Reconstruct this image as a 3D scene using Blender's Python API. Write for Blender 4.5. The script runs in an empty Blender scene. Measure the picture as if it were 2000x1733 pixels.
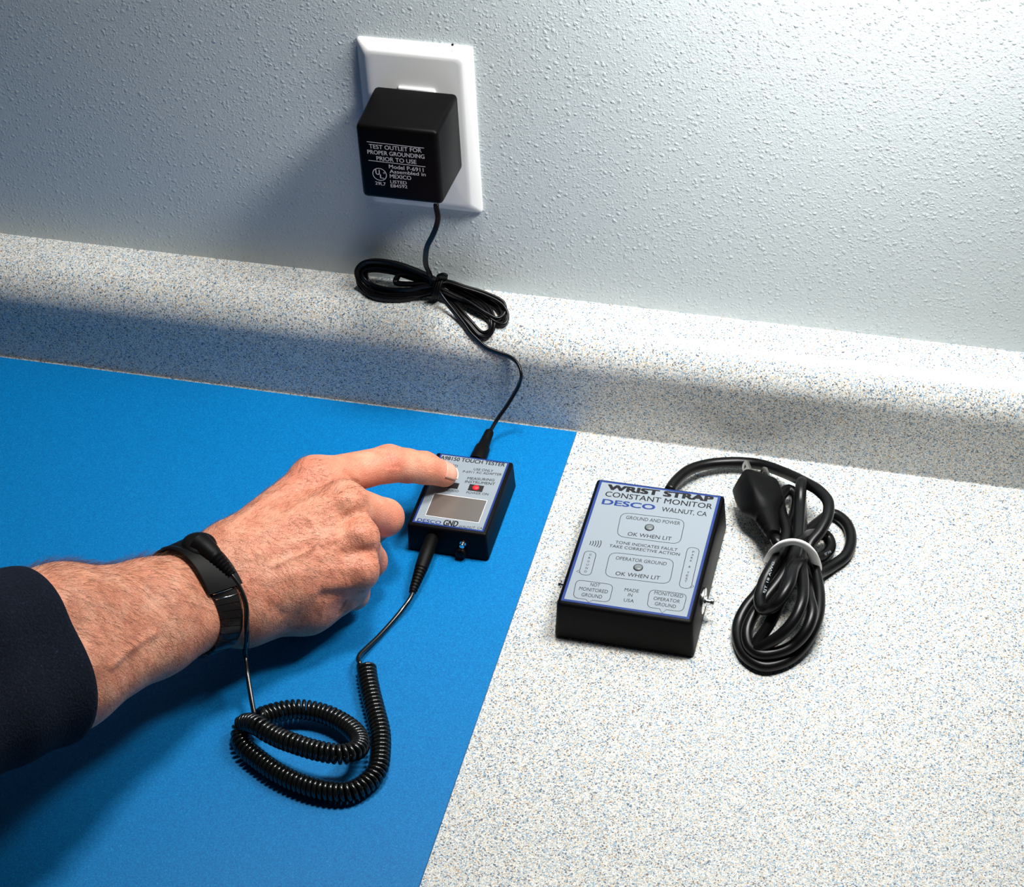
import bpy, bmesh, math, random
import numpy as np
from mathutils import Vector, Matrix

# ------------------------------------------------------------------ camera, world, lights, exposure
S = 0.001                                   # everything below is laid out in millimetres
scene = bpy.context.scene
COL = scene.collection
F_PX = 4083.2
CAM = np.array([239.47, -971.08, 854.54])
ROT = [math.radians(a) for a in (49.26205, 2.42953, 14.10948)]
cam_d = bpy.data.cameras.new('camera')
cam = bpy.data.objects.new('camera', cam_d); COL.objects.link(cam)
cam.location = CAM * S
cam.rotation_euler = ROT
cam_d.sensor_width = 36.0
cam_d.lens = 36.0 * F_PX / 2000.0
cam_d.clip_start = 0.05
scene.camera = cam

scene.view_settings.view_transform = 'Standard'
scene.view_settings.look = 'None'
scene.view_settings.gamma = 1.0
scene.view_settings.use_curve_mapping = False
scene.view_settings.exposure = 0.0

world = bpy.data.worlds.new('world'); scene.world = world
world.use_nodes = True
world.node_tree.nodes['Background'].inputs[0].default_value = (0.45, 0.76, 1.0, 1)
world.node_tree.nodes['Background'].inputs[1].default_value = 0.02


def area(name, loc, target, size, power, color, size_y=None):
    d = bpy.data.lights.new(name, 'AREA')
    d.energy = power; d.color = color; d.size = size
    if size_y:
        d.shape = 'RECTANGLE'; d.size_y = size_y
    o = bpy.data.objects.new(name, d); COL.objects.link(o)
    o.location = Vector(loc) * S
    o.rotation_euler = (Vector(target) - Vector(loc)).to_track_quat('-Z', 'Y').to_euler()
    return o


# main softbox overhead
area('overhead_softbox', (50, -12, 1100), (0, -230, 0), 0.20, 10.6, (1.0, 0.97, 0.93), 0.12)
# strip lamp close above the right part of the wall, grazing it
strip = area('wall_strip_lamp', (250, -58, 570), (120, 42, 220), 0.24, 1.95, (1.0, 1.0, 0.98), 0.09)
strip.data.spread = math.radians(108)


# ------------------------------------------------------------------ helpers
def cam_rot():
    rx, ry, rz = ROT
    cx, sx, cy, sy, cz, sz = math.cos(rx), math.sin(rx), math.cos(ry), math.sin(ry), math.cos(rz), math.sin(rz)
    X = np.array([[1, 0, 0], [0, cx, -sx], [0, sx, cx]])
    Y = np.array([[cy, 0, sy], [0, 1, 0], [-sy, 0, cy]])
    Z = np.array([[cz, -sz, 0], [sz, cz, 0], [0, 0, 1]])
    return Z @ Y @ X


RM = cam_rot()


def ray(px, py):
    d = RM @ np.array([(px - 1000) / F_PX, -(py - 866.5) / F_PX, -1.0])
    return d / np.linalg.norm(d)


def P(px, py, z=None, y=None):
    """place on the plane z (or y) that is seen at photo position px, py, in mm"""
    d = ray(px, py)
    t = (z - CAM[2]) / d[2] if z is not None else (y - CAM[1]) / d[1]
    return CAM + t * d


def empty(name, loc, label, cat, group=None):
    o = bpy.data.objects.new(name, None); COL.objects.link(o)
    o.location = Vector(loc) * S
    o.empty_display_size = 0.01
    o['label'] = label; o['category'] = cat
    if group: o['group'] = group
    return o


def link_mesh(name, me, mat, parent=None, smooth=False, label=None, auto=None):
    o = bpy.data.objects.new(name, me); COL.objects.link(o)
    if mat is not None:
        me.materials.clear(); me.materials.append(mat)
    if smooth:
        me.polygons.foreach_set('use_smooth', [True] * len(me.polygons))
    if auto is not None:
        me.polygons.foreach_set('use_smooth', [True] * len(me.polygons))
        me.set_sharp_from_angle(angle=math.radians(auto))
    if parent is not None:
        o.parent = parent
        loc = Vector((0, 0, 0)); p = parent
        while p is not None:
            loc += p.location; p = p.parent
        o.matrix_parent_inverse = Matrix.Identity(4)
        o.location = -loc
    if label: o['label'] = label
    return o


class MB:
    def __init__(self):
        self.v = []; self.f = []

    def add(self, verts, faces):
        n = len(self.v)
        self.v += [tuple(map(float, p)) for p in verts]
        self.f += [tuple(i + n for i in q) for q in faces]
        return self

    def bm(self, bm):
        bm.verts.ensure_lookup_table(); bm.verts.index_update()
        self.add([v.co[:] for v in bm.verts], [[v.index for v in f.verts] for f in bm.faces])
        bm.free(); return self

    def box(self, lo, hi, bevel=0.0, seg=2, taper=(0, 0), mat=None):
        """box lo..hi; taper shrinks the top by (tx, ty) on each side; bevel rounds every edge"""
        bm = bmesh.new()
        (x0, y0, z0), (x1, y1, z1) = lo, hi
        tx, ty = taper
        vs = [bm.verts.new(p) for p in ((x0, y0, z0), (x1, y0, z0), (x1, y1, z0), (x0, y1, z0),
                                        (x0 + tx, y0 + ty, z1), (x1 - tx, y0 + ty, z1), (x1 - tx, y1 - ty, z1), (x0 + tx, y1 - ty, z1))]
        for q in ((3, 2, 1, 0), (4, 5, 6, 7), (0, 1, 5, 4), (1, 2, 6, 5), (2, 3, 7, 6), (3, 0, 4, 7)):
            bm.faces.new([vs[i] for i in q])
        if bevel:
            bmesh.ops.bevel(bm, geom=bm.edges[:], offset=bevel, segments=seg, profile=0.5, affect='EDGES')
        if mat is not None:
            bm.transform(mat)
        return self.bm(bm)

    def tube(self, pts, r, n=10, section=None, caps=True, up=(0, 0, 1), twist=0.0):
        """sweep a section (default circle) along pts; r scalar or list"""
        pts = np.asarray(pts, float); m = len(pts)
        rr = np.full(m, r, float) if np.isscalar(r) else np.asarray(r, float)
        T = np.gradient(pts, axis=0); T /= np.linalg.norm(T, axis=1)[:, None] + 1e-12
        u = np.array(up, float); u -= u.dot(T[0]) * T[0]
        if np.linalg.norm(u) < 1e-3:
            u = np.array([1., 0, 0]); u -= u.dot(T[0]) * T[0]
        u /= np.linalg.norm(u)
        if section is None:
            a = np.arange(n) * 2 * math.pi / n
            section = np.stack([np.cos(a), np.sin(a)], 1)
        n = len(section); V = []
        for i in range(m):
            u = u - u.dot(T[i]) * T[i]; u /= np.linalg.norm(u) + 1e-12
            w = np.cross(T[i], u)
            c, s = math.cos(twist * i), math.sin(twist * i)
            uu, ww = c * u + s * w, -s * u + c * w
            V.append(pts[i] + rr[i] * (section[:, :1] * uu + section[:, 1:] * ww))
        V = np.concatenate(V)
        F = []
        for i in range(m - 1):
            for j in range(n):
                k = (j + 1) % n
                F.append((i * n + j, i * n + k, (i + 1) * n + k, (i + 1) * n + j))
        if caps:
            F.append(tuple(range(n - 1, -1, -1))); F.append(tuple((m - 1) * n + j for j in range(n)))
        return self.add(V, F)

    def lathe(self, base, axis, prof, n=24):
        """prof: list of (distance along axis, radius)"""
        axis = np.asarray(axis, float); axis /= np.linalg.norm(axis)
        base = np.asarray(base, float)
        u = np.cross(axis, [0, 0, 1.]) if abs(axis[2]) < .9 else np.cross(axis, [1., 0, 0])
        u /= np.linalg.norm(u); w = np.cross(axis, u)
        V = []
        for (h, r) in prof:
            for j in range(n):
                a = 2 * math.pi * j / n
                V.append(base + axis * h + max(r, 1e-4) * (math.cos(a) * u + math.sin(a) * w))
        F = []
        m = len(prof)
        for i in range(m - 1):
            for j in range(n):
                k = (j + 1) % n
                F.append((i * n + j, i * n + k, (i + 1) * n + k, (i + 1) * n + j))
        F.append(tuple(range(n - 1, -1, -1))); F.append(tuple((m - 1) * n + j for j in range(n)))
        return self.add(V, F)

    def build(self, name, mat, parent=None, smooth=False, label=None, auto=None):
        me = bpy.data.meshes.new(name)
        v = np.array(self.v) * S
        me.from_pydata(v.tolist(), [], self.f); me.update()
        bm = bmesh.new(); bm.from_mesh(me)
        bmesh.ops.recalc_face_normals(bm, faces=bm.faces[:]); bm.to_mesh(me); bm.free()
        return link_mesh(name, me, mat, parent, smooth, label, auto)


def spline(pts, step=1.5, closed=False):
    """centripetal-ish Catmull-Rom through pts, resampled about every step mm"""
    p = np.asarray(pts, float)
    if not closed:
        p = np.vstack([2 * p[0] - p[1], p, 2 * p[-1] - p[-2]])
    out = []
    for i in range(1, len(p) - 2):
        p0, p1, p2, p3 = p[i - 1], p[i], p[i + 1], p[i + 2]
        d = [max(np.linalg.norm(b - a), 1e-6) ** 0.5 for a, b in ((p0, p1), (p1, p2), (p2, p3))]
        t0, t1 = 0.0, d[0]; t2 = t1 + d[1]; t3 = t2 + d[2]
        n = max(2, int(np.linalg.norm(p2 - p1) / step * 3))
        for t in np.linspace(t1, t2, n, endpoint=False):
            A1 = (t1 - t) / (t1 - t0) * p0 + (t - t0) / (t1 - t0) * p1
            A2 = (t2 - t) / (t2 - t1) * p1 + (t - t1) / (t2 - t1) * p2
            A3 = (t3 - t) / (t3 - t2) * p2 + (t - t2) / (t3 - t2) * p3
            B1 = (t2 - t) / (t2 - t0) * A1 + (t - t0) / (t2 - t0) * A2
            B2 = (t3 - t) / (t3 - t1) * A2 + (t - t1) / (t3 - t1) * A3
            out.append((t2 - t) / (t2 - t1) * B1 + (t - t1) / (t2 - t1) * B2)
    out.append(p[-2])
    out = np.array(out)
    s = np.concatenate([[0], np.cumsum(np.linalg.norm(np.diff(out, axis=0), axis=1))])
    n = max(3, int(s[-1] / step) + 1)
    q = np.linspace(0, s[-1], n)
    return np.stack([np.interp(q, s, out[:, k]) for k in range(3)], 1)


# ------------------------------------------------------------------ materials
def new_mat(name):
    m = bpy.data.materials.new(name); m.use_nodes = True
    nt = m.node_tree; b = nt.nodes['Principled BSDF']
    return m, nt, b


def sock(nt, kind, **kw):
    n = nt.nodes.new(kind)
    for k, v in kw.items():
        setattr(n, k, v)
    return n


def coords(nt, scale=1.0):
    tc = nt.nodes.new('ShaderNodeTexCoord')
    mp = nt.nodes.new('ShaderNodeMapping')
    geo = nt.nodes.new('ShaderNodeNewGeometry')
    nt.links.new(geo.outputs['Position'], mp.inputs['Vector'])
    nt.nodes.remove(tc)
    mp.inputs['Scale'].default_value = (1000 * scale,) * 3      # position in mm
    return mp.outputs['Vector']


def ramp(nt, fac, stops, interp='LINEAR'):
    r = nt.nodes.new('ShaderNodeValToRGB'); r.color_ramp.interpolation = interp
    el = r.color_ramp.elements
    while len(el) > 1: el.remove(el[0])
    el[0].position = stops[0][0]; el[0].color = (*stops[0][1], 1)
    for p, c in stops[1:]:
        e = el.new(p); e.color = (*c, 1)
    nt.links.new(fac, r.inputs['Fac'])
    return r.outputs['Color']


def noise(nt, vec, scale, detail=2.0, rough=0.5):
    n = nt.nodes.new('ShaderNodeTexNoise'); n.inputs['Scale'].default_value = scale
    n.inputs['Detail'].default_value = detail; n.inputs['Roughness'].default_value = rough
    nt.links.new(vec, n.inputs['Vector']); return n.outputs['Fac']


def voro(nt, vec, scale, feature='F1', out='Distance', rnd=1.0):
    n = nt.nodes.new('ShaderNodeTexVoronoi'); n.feature = feature; n.inputs['Scale'].default_value = scale
    n.inputs['Randomness'].default_value = rnd
    nt.links.new(vec, n.inputs['Vector']); return n.outputs[out]


def mathn(nt, op, a, b=None, clamp=False):
    n = nt.nodes.new('ShaderNodeMath'); n.operation = op; n.use_clamp = clamp
    for i, x in enumerate((a, b)):
        if x is None: continue
        if isinstance(x, (int, float)): n.inputs[i].default_value = x
        else: nt.links.new(x, n.inputs[i])
    return n.outputs[0]


def mix(nt, fac, a, b, blend='MIX'):
    n = nt.nodes.new('ShaderNodeMix'); n.data_type = 'RGBA'; n.blend_type = blend
    for s, x in ((n.inputs[0], fac), (n.inputs[6], a), (n.inputs[7], b)):
        if isinstance(x, (int, float)): s.default_value = x
        elif isinstance(x, tuple): s.default_value = (*x, 1)
        else: nt.links.new(x, s)
    return n.outputs[2]


def bump(nt, b, height, strength, dist_mm):
    n = nt.nodes.new('ShaderNodeBump'); n.inputs['Strength'].default_value = strength
    n.inputs['Distance'].default_value = dist_mm * S
    nt.links.new(height, n.inputs['Height']); nt.links.new(n.outputs['Normal'], b.inputs['Normal'])
    return n


def plain(name, col, rough=0.5, spec=0.5, metal=0.0, bumpv=None, coat=0.0):
    m, nt, b = new_mat(name)
    b.inputs['Base Color'].default_value = (*col, 1); b.inputs['Roughness'].default_value = rough
    b.inputs['Specular IOR Level'].default_value = spec; b.inputs['Metallic'].default_value = metal
    b.inputs['Coat Weight'].default_value = coat
    if bumpv:
        v = coords(nt); bump(nt, b, noise(nt, v, bumpv[0], 2), bumpv[1], bumpv[2])
    return m


def mat_counter():
    m, nt, b = new_mat('speckled laminate')
    v = coords(nt)
    cellv = voro(nt, v, 1.5, out='Color')
    sep = nt.nodes.new('ShaderNodeSeparateColor'); nt.links.new(cellv, sep.inputs[0])
    base = ramp(nt, sep.outputs[0], [(0.0, (.78, .77, .72)), (0.22, (.92, .92, .90)), (0.44, (.74, .60, .44)), (0.56, (.90, .90, .88)), (0.64, (.36, .52, .68)), (0.78, (.62, .66, .66)), (0.86, (.10, .14, .20)), (0.93, (.38, .24, .14)), (0.955, (.30, .40, .50))], 'CONSTANT')
    n1 = noise(nt, v, 0.55, 3, 0.6)
    patch = ramp(nt, n1, [(0.0, (0, 0, 0)), (0.61, (0, 0, 0)), (0.65, (1, 1, 1))])
    c = mix(nt, mathn(nt, 'MULTIPLY', patch, 0.55), base, (.40, .55, .68))
    fine = noise(nt, v, 2.1, 1)
    fm = ramp(nt, fine, [(0.0, (0.25, 0.30, 0.36)), (0.36, (0.5, 0.55, 0.6)), (0.46, (1, 1, 1)), (1, (1, 1, 1))])
    c = mix(nt, 1.0, c, fm, 'MULTIPLY')
    c = mix(nt, 1.0, c, (.82, .81, .785), 'MULTIPLY')
    nt.links.new(c, b.inputs['Base Color'])
    b.inputs['Roughness'].default_value = 0.33
    b.inputs['Specular IOR Level'].default_value = 0.45
    bump(nt, b, noise(nt, v, 1.2, 2), 0.25, 0.12)
    return m


def mat_wall():
    m, nt, b = new_mat('painted orange peel plaster')
    v = coords(nt)
    b.inputs['Base Color'].default_value = (.72, .79, .81, 1)
    b.inputs['Roughness'].default_value = 0.75
    b.inputs['Specular IOR Level'].default_value = 0.3
    def dots(scale, r, keep, off):
        mp = nt.nodes.new('ShaderNodeMapping'); nt.links.new(v, mp.inputs['Vector']); mp.inputs['Location'].default_value = (off, off * 2, off)
        nz_ = nt.nodes.new('ShaderNodeTexNoise'); nz_.inputs['Scale'].default_value = 0.5; nt.links.new(mp.outputs[0], nz_.inputs['Vector'])
        ad_ = nt.nodes.new('ShaderNodeVectorMath'); ad_.operation = 'MULTIPLY_ADD'
        nt.links.new(nz_.outputs['Color'], ad_.inputs[0]); ad_.inputs[1].default_value = (1.6, 1.6, 1.6); nt.links.new(mp.outputs[0], ad_.inputs[2])
        d = voro(nt, ad_.outputs[0], scale)
        cl = voro(nt, ad_.outputs[0], scale, out='Color')
        sp = nt.nodes.new('ShaderNodeSeparateColor'); nt.links.new(cl, sp.inputs[0])
        blob = ramp(nt, d, [(0.0, (1, 1, 1)), (r * .5, (.8, .8, .8)), (r, (0, 0, 0))])
        return mathn(nt, 'MULTIPLY', blob, ramp(nt, sp.outputs[0], [(keep, (0, 0, 0)), (keep + .2, (1, 1, 1))]))
    h = mathn(nt, 'ADD', dots(0.24, 0.34, 0.35, 3.0), mathn(nt, 'MULTIPLY', dots(0.42, 0.40, 0.3, 11.0), 0.7))
    h = mathn(nt, 'ADD', h, mathn(nt, 'MULTIPLY', noise(nt, v, 0.75, 4, 0.75), 1.7))
    bump(nt, b, h, 1.0, 0.45)
    return m


def mat_mat():
    m, nt, b = new_mat('blue rubber mat')
    v = coords(nt)
    f = noise(nt, v, 1.7, 2, 0.7)
    c = ramp(nt, f, [(0.3, (.000, .095, .29)), (0.5, (.000, .145, .39)), (0.68, (.00, .20, .50)), (0.78, (.10, .34, .64))])
    nt.links.new(c, b.inputs['Base Color'])
    b.inputs['Roughness'].default_value = 0.5
    b.inputs['Specular IOR Level'].default_value = 0.15
    bump(nt, b, noise(nt, v, 1.5, 2), 0.35, 0.15)
    return m


def mat_skin():
    m, nt, b = new_mat('skin')
    v = coords(nt)
    at = nt.nodes.new('ShaderNodeAttribute'); at.attribute_name = 'redness'
    f = noise(nt, v, 0.09, 3, 0.6)
    c = ramp(nt, f, [(0.3, (.60, .225, .135)), (0.5, (.68, .29, .18)), (0.7, (.74, .37, .245))])
    c = mix(nt, mathn(nt, 'MULTIPLY', at.outputs['Fac'], 0.75, True), c, (.62, .17, .11))
    pore = noise(nt, v, 1.1, 3, 0.7)
    pm = ramp(nt, pore, [(0.30, (.80, .70, .66)), (0.45, (1, 1, 1))])
    c = mix(nt, 0.7, c, pm, 'MULTIPLY')
    nt.links.new(c, b.inputs['Base Color'])
    b.inputs['Roughness'].default_value = 0.48
    b.inputs['Specular IOR Level'].default_value = 0.4
    b.inputs['Subsurface Weight'].default_value = 0.12
    b.inputs['Subsurface Radius'].default_value = (1.0, 0.35, 0.2)
    b.inputs['Subsurface Scale'].default_value = 0.002
    mp = nt.nodes.new('ShaderNodeMapping'); nt.links.new(v, mp.inputs['Vector'])
    mp.inputs['Rotation'].default_value = (0, 0, math.radians(-40)); mp.inputs['Scale'].default_value = (1.0, 0.45, 0.8)
    cr = voro(nt, mp.outputs[0], 0.9, 'DISTANCE_TO_EDGE')
    cr = ramp(nt, cr, [(0.0, (0, 0, 0)), (0.16, (1, 1, 1))])
    h = mathn(nt, 'ADD', mathn(nt, 'MULTIPLY', cr, 0.5), noise(nt, v, 0.8, 4, 0.7))
    bump(nt, b, h, 0.75, 0.28)
    return m


def mat_knit():
    m, nt, b = new_mat('navy ribbed knit')
    v = coords(nt)
    f = noise(nt, v, 0.9, 3, 0.7)
    c = ramp(nt, f, [(0.35, (.001, .002, .005)), (0.6, (.004, .007, .016)), (0.75, (.016, .028, .055))])
    nt.links.new(c, b.inputs['Base Color'])
    b.inputs['Roughness'].default_value = 0.9
    b.inputs['Specular IOR Level'].default_value = 0.15
    b.inputs['Sheen Weight'].default_value = 0.04
    b.inputs['Sheen Tint'].default_value = (.3, .5, .8, 1)
    bump(nt, b, voro(nt, v, 0.8), 0.6, 0.5)
    return m


M_COUNTER = mat_counter(); M_WALL = mat_wall(); M_MAT = mat_mat(); M_SKIN = mat_skin(); M_KNIT = mat_knit()
M_BLACK = plain('textured black plastic', (.0015, .0015, .002), 0.48, 0.10, bumpv=(1.6, 0.5, 0.15))
M_ADAPT = plain('satin black plastic', (.0012, .001, .0012), 0.42, 0.09, bumpv=(2.2, 0.35, 0.12))
M_CORD = plain('glossy black pvc', (.0025, .0025, .003), 0.33, 0.26)
M_COIL = plain('glossy black polyurethane', (.004, .005, .005), 0.20, 0.6)
M_RUBBER = plain('matt black rubber', (.0018, .0018, .002), 0.5, 0.13)
M_PLATE = plain('white plastic plate', (.80, .80, .80), 0.35, 0.5)
M_LABEL = plain('silver grey label', (.235, .275, .31), 0.45, 0.4)
M_BLUEINK = plain('blue ink border', (.006, .03, .17), 0.45, 0.4)
M_INK = plain('black ink', (.006, .006, .008), 0.5, 0.3)
M_WHITEINK = plain('silver white ink', (.72, .70, .72), 0.5, 0.3)
M_STEEL = plain('polished steel', (.75, .75, .74), 0.18, 0.5, 1.0)
M_BRASSY = plain('brushed touch plate', (.34, .31, .28), 0.34, 0.5, 0.85)
M_LED = plain('grey led lens', (.14, .16, .17), 0.25, 0.5)
M_BAND = plain('white rubber', (.93, .93, .92), 0.5, 0.4)
M_NAIL = plain('fingernail', (.66, .34, .25), 0.33, 0.45)
M_NAILTIP = plain('fingernail edge', (.78, .62, .50), 0.35, 0.5)
M_LINK = plain('black metal links', (.007, .006, .006), 0.28, 0.6)
M_DARKWIN = plain('smoked window', (.020, .016, .016), 0.3, 0.4)
M_HAIR = plain('brown hair', (.10, .045, .025), 0.5, 0.3)
M_RED, _nt, _b = new_mat('red lit led')
_b.inputs['Base Color'].default_value = (.55, .01, .02, 1)
_b.inputs['Emission Color'].default_value = (1.0, .015, .03, 1); _b.inputs['Emission Strength'].default_value = 0.55

# ------------------------------------------------------------------ setting
DW, HS = 42.0, 72.8


def quadstrip(profile, x0, x1, name, mat, parent=None, smooth=False, cols=1):
    xs = np.linspace(x0, x1, cols + 1)
    V = []; F = []
    m = len(profile)
    for x in xs:
        V += [(x, y, z) for (y, z) in profile]
    for c in range(cols):
        for i in range(m - 1):
            F.append((c * m + i, (c + 1) * m + i, (c + 1) * m + i + 1, c * m + i + 1))
    return MB().add(V, F).build(name, mat, parent, smooth)


wall = MB().box((-900, DW, -60), (900, DW + 30, 720)).build('wall_back', M_WALL)
wall['kind'] = 'structure'
ct = empty('countertop', (0, -300, 0), 'white blue and tan speckled laminate countertop with rounded coved backsplash', 'countertop')
# slab and coved, rolled backsplash
MB().box((-900, -900, -38), (900, 1.0, 0)).build('worktop', M_COUNTER, ct)
FY, CR = 2.0, 1.6
prof = [(FY - CR, -38), (FY - CR, 0.0)]
for a in np.linspace(0, 90, 13)[1:]:
    r = math.radians(a); prof.append((FY - CR + CR * math.sin(r), CR - CR * math.cos(r)))
RR = 25.0
prof.append((FY - 0.3, 35))
for a in np.linspace(0, 90, 17):
    r = math.radians(a); prof.append((FY - 0.3 + RR * (1 - math.cos(r)), HS - 0.5 - RR + RR * math.sin(r)))
prof += [(DW - 2, HS), (DW, HS), (DW, -38)]
bsp = quadstrip(prof + [prof[0]], -900, 900, 'backsplash', M_COUNTER, ct, True)
bsp.data.set_sharp_from_angle(angle=math.radians(40))

# ------------------------------------------------------------------ blue mat
mt = MB().box((-900, -800, 0.0), (0, 0, 2.0), 0.35, 2, mat=None).build('work_mat', M_MAT, None, auto=40)
mt['label'] = 'flat blue rubber work mat lying on the speckled countertop'; mt['category'] = 'mat'


# ------------------------------------------------------------------ lettering helpers
def text_mesh(s, offset=0.0):
    cu = bpy.data.curves.new('t', 'FONT'); cu.body = s; cu.size = 1.0; cu.offset = offset
    cu.resolution_u = 3; cu.extrude = 0.0
    o = bpy.data.objects.new('t', cu); COL.objects.link(o)
    dg = bpy.context.evaluated_depsgraph_get(); dg.update()
    me = bpy.data.meshes.new_from_object(o.evaluated_get(dg))
    v = np.array([x.co[:] for x in me.vertices]); f = [tuple(p.vertices) for p in me.polygons]
    bpy.data.objects.remove(o); bpy.data.curves.remove(cu); bpy.data.meshes.remove(me)
    return v, f


def put_text(mb, s, a, b, h, upv, nrm, lift=0.06, bold=0.0):
    """letters s from world point a to b (baseline), cap height h; bold = extra stroke half-width as a share of h"""
    v, f = text_mesh(s)
    x0, x1 = v[:, 0].min(), v[:, 0].max()
    ref, _ = text_mesh('H'); ch = ref[:, 1].max(); base = 0.0
    a = np.asarray(a, float); b = np.asarray(b, float); d = b - a
    upv = np.asarray(upv, float); nrm = np.asarray(nrm, float); dn = d / np.linalg.norm(d)
    q = a + ((v[:, :1] - x0) / (x1 - x0)) * d + ((v[:, 1:2] - base) / ch * h) * upv + nrm * lift
    k = bold * h
    sh = [(0, 0)] if k == 0 else [(-k, -k * .5), (k, -k * .5), (-k, k * .5), (k, k * .5), (0, 0)]
    for i, (sx, sy) in enumerate(sh):
        mb.add(q + dn * sx + upv * sy + nrm * 0.004 * i, f)


def outline(mb, pts, w, nrm, lift=0.06, closed=True):
    """thin flat printed line of width w through pts"""
    p = np.asarray(pts, float); n = len(p); nrm = np.asarray(nrm, float)
    V = []; F = []
    for i in range(n):
        pr = p[(i - 1) % n] if (closed or i > 0) else p[i]
        nx = p[(i + 1) % n] if (closed or i < n - 1) else p[i]
        t = nx - pr; t /= np.linalg.norm(t) + 1e-9
        s = np.cross(nrm, t)
        V += [p[i] + s * w / 2 + nrm * lift, p[i] - s * w / 2 + nrm * lift]
    for i in range(n if closed else n - 1):
        j = (i + 1) % n
        F.append((2 * i, 2 * j, 2 * j + 1, 2 * i + 1))
    mb.add(V, F)


def round_quad(c, r, tail=None, n=5):
    """rounded quad through corners c (TL,TR,BR,BL); tail = (edge index, t, half-width fraction, tip)"""
    c = [np.asarray(x, float) for x in c]; out = []
    for i in range(4):
        p, q, s = c[i - 1], c[i], c[(i + 1) % 4]
        a = (p - q) / np.linalg.norm(p - q) * r; b = (s - q) / np.linalg.norm(s - q) * r
        for t in np.linspace(0, 1, n):
            out.append(q + a * (1 - t) ** 2 + b * t ** 2)
        if tail and tail[0] == i:
            _, t0, hw, tip = tail
            out += [q + (s - q) * (t0 - hw), np.asarray(tip, float), q + (s - q) * (t0 + hw)]
    return out


# ------------------------------------------------------------------ outlet plate and adapter
PX, PZ = -134.76, 246.48
PW, PH, PT = 69.85, 114.3, 6.0
op = empty('outlet_plate', (PX + PW / 2, DW, PZ - PH / 2), 'white plastic outlet cover behind the adapter on the textured wall', 'outlet plate')


def plate_mesh():
    mb = MB()
    x0, x1, z0, z1 = PX, PX + PW, PZ - PH, PZ
    rings = []

    def ring(inset, y, rad):
        pts = []
        for (cx, cz, a0) in ((x1 - inset - rad, z1 - inset - rad, 0), (x0 + inset + rad, z1 - inset - rad, 90), (x0 + inset + rad, z0 + inset + rad, 180), (x1 - inset - rad, z0 + inset + rad, 270)):
            for a in np.linspace(a0, a0 + 90, 7):
                pts.append((cx + rad * math.cos(math.radians(a)), y, cz + rad * math.sin(math.radians(a))))
        return pts
    specs = [(0, DW + 0.2, 2.0), (0, DW - 1.2, 2.0), (0.4, DW - 1.9, 2.0), (5.0, DW - PT + 0.5, 3.5), (6.2, DW - PT + 0.1, 3.5), (8.0, DW - PT, 3.5)]
    V = []; F = []
    for sp in specs: V += ring(*sp)
    n = 28
    for i in range(len(specs) - 1):
        for j in range(n):
            k = (j + 1) % n; F.append((i * n + j, i * n + k, (i + 1) * n + k, (i + 1) * n + j))
    F.append(tuple((len(specs) - 1) * n + j for j in range(n)))
    return mb.add(V, F)


plate_mesh().build('plate', M_PLATE, op, auto=35)
c1 = lambda x, y: (640 + x / 4.3325, 40 + y / 4.3325)
# receptacle face stands proud behind the adapter
a = P(*c1(590, 512), y=DW - PT - 1.4); b = P(*c1(900, 548), y=DW - PT - 1.4)
MB().box((a[0], DW - PT - 1.6, a[2] - 66), (b[0], DW - PT + 0.4, a[2] - 4.2), 0.5, 2).build('receptacle', M_PLATE, op, auto=40)
q = P(*c1(1052, 215), y=DW - 4.6)
MB().lathe((q[0], DW - 3.2, q[2]), (0, -1, 0.35), [(0, 0.75), (.9, 0.7), (1.0, 0.4)], 10).build('pinhole', M_INK, op, label='tiny dark speck on the top bevel')

ad = empty('power_adapter', (-101, DW - PT, 185), 'black cube plug-in power adapter with silver lettering and long cord, in the wall outlet', 'power adapter')
FYA = -8.0                                   # front face plane
aTL = P(693, 243, y=FYA); aTR = P(858, 258, y=FYA); aBL = P(706, 387, y=FYA); aBR = P(862, 402, y=FYA)
ax0, ax1 = (aTL[0] + aBL[0]) / 2, (aTR[0] + aBR[0]) / 2
az1, az0 = (aTL[2] + aTR[2]) / 2, (aBL[2] + aBR[2]) / 2
YB = DW - PT - 1.6
hb = MB()
mtx = Matrix(((1, 0, 0, 0), (0, 0, -1, 0), (0, 1, 0, 0), (0, 0, 0, 1)))   # local z -> -y, local y -> z
hb.box((ax0 - .6, az0 - .6, -YB), (ax1 + .6, az1 + .6, -FYA), 3.0, 4, (0.9, 0.9), mtx)
hb.build('housing', M_ADAPT, ad, auto=45)
t = MB(); fy = FYA; nr = (0, -1, 0); upz = (0, 0, 1)
A1 = lambda x, y: P(*c1(x, y), y=fy)
for s_, l_, r_, h_, o_ in (('TEST OUTLET FOR', (352, 1080), (795, 1118), 2.75, .018), ('PROPER GROUNDING', (338, 1127), (820, 1170), 2.75, .018), ('PRIOR TO USE', (415, 1182), (752, 1215), 2.75, .018),
                           ('Model P-6911', (520, 1250), (812, 1282), 2.6, .018), ('Assembled in', (525, 1290), (830, 1318), 2.4, .018), ('MEXICO', (528, 1332), (708, 1350), 2.6, .018),
                           ('LISTED', (532, 1376), (670, 1388), 2.1, .018), ('E84592', (535, 1411), (675, 1420), 2.1, .018), ('29L7', (405, 1388), (492, 1398), 2.2, .018),
                           ('U', (408, 1302), (442, 1306), 3.4, .03), ('L', (445, 1334), (476, 1337), 2.6, .03)):
    put_text(t, s_, A1(*l_), A1(*r_), h_, upz, nr, 0.08, o_)
for l_, r_ in (((330, 1025), (815, 1080)), ((345, 1183), (827, 1238))):
    outline(t, [A1(*l_), A1(*r_)], 0.42, nr, 0.08, False)
cc = A1(440, 1302); rc = np.linalg.norm(A1(498, 1309) - cc)
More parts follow.
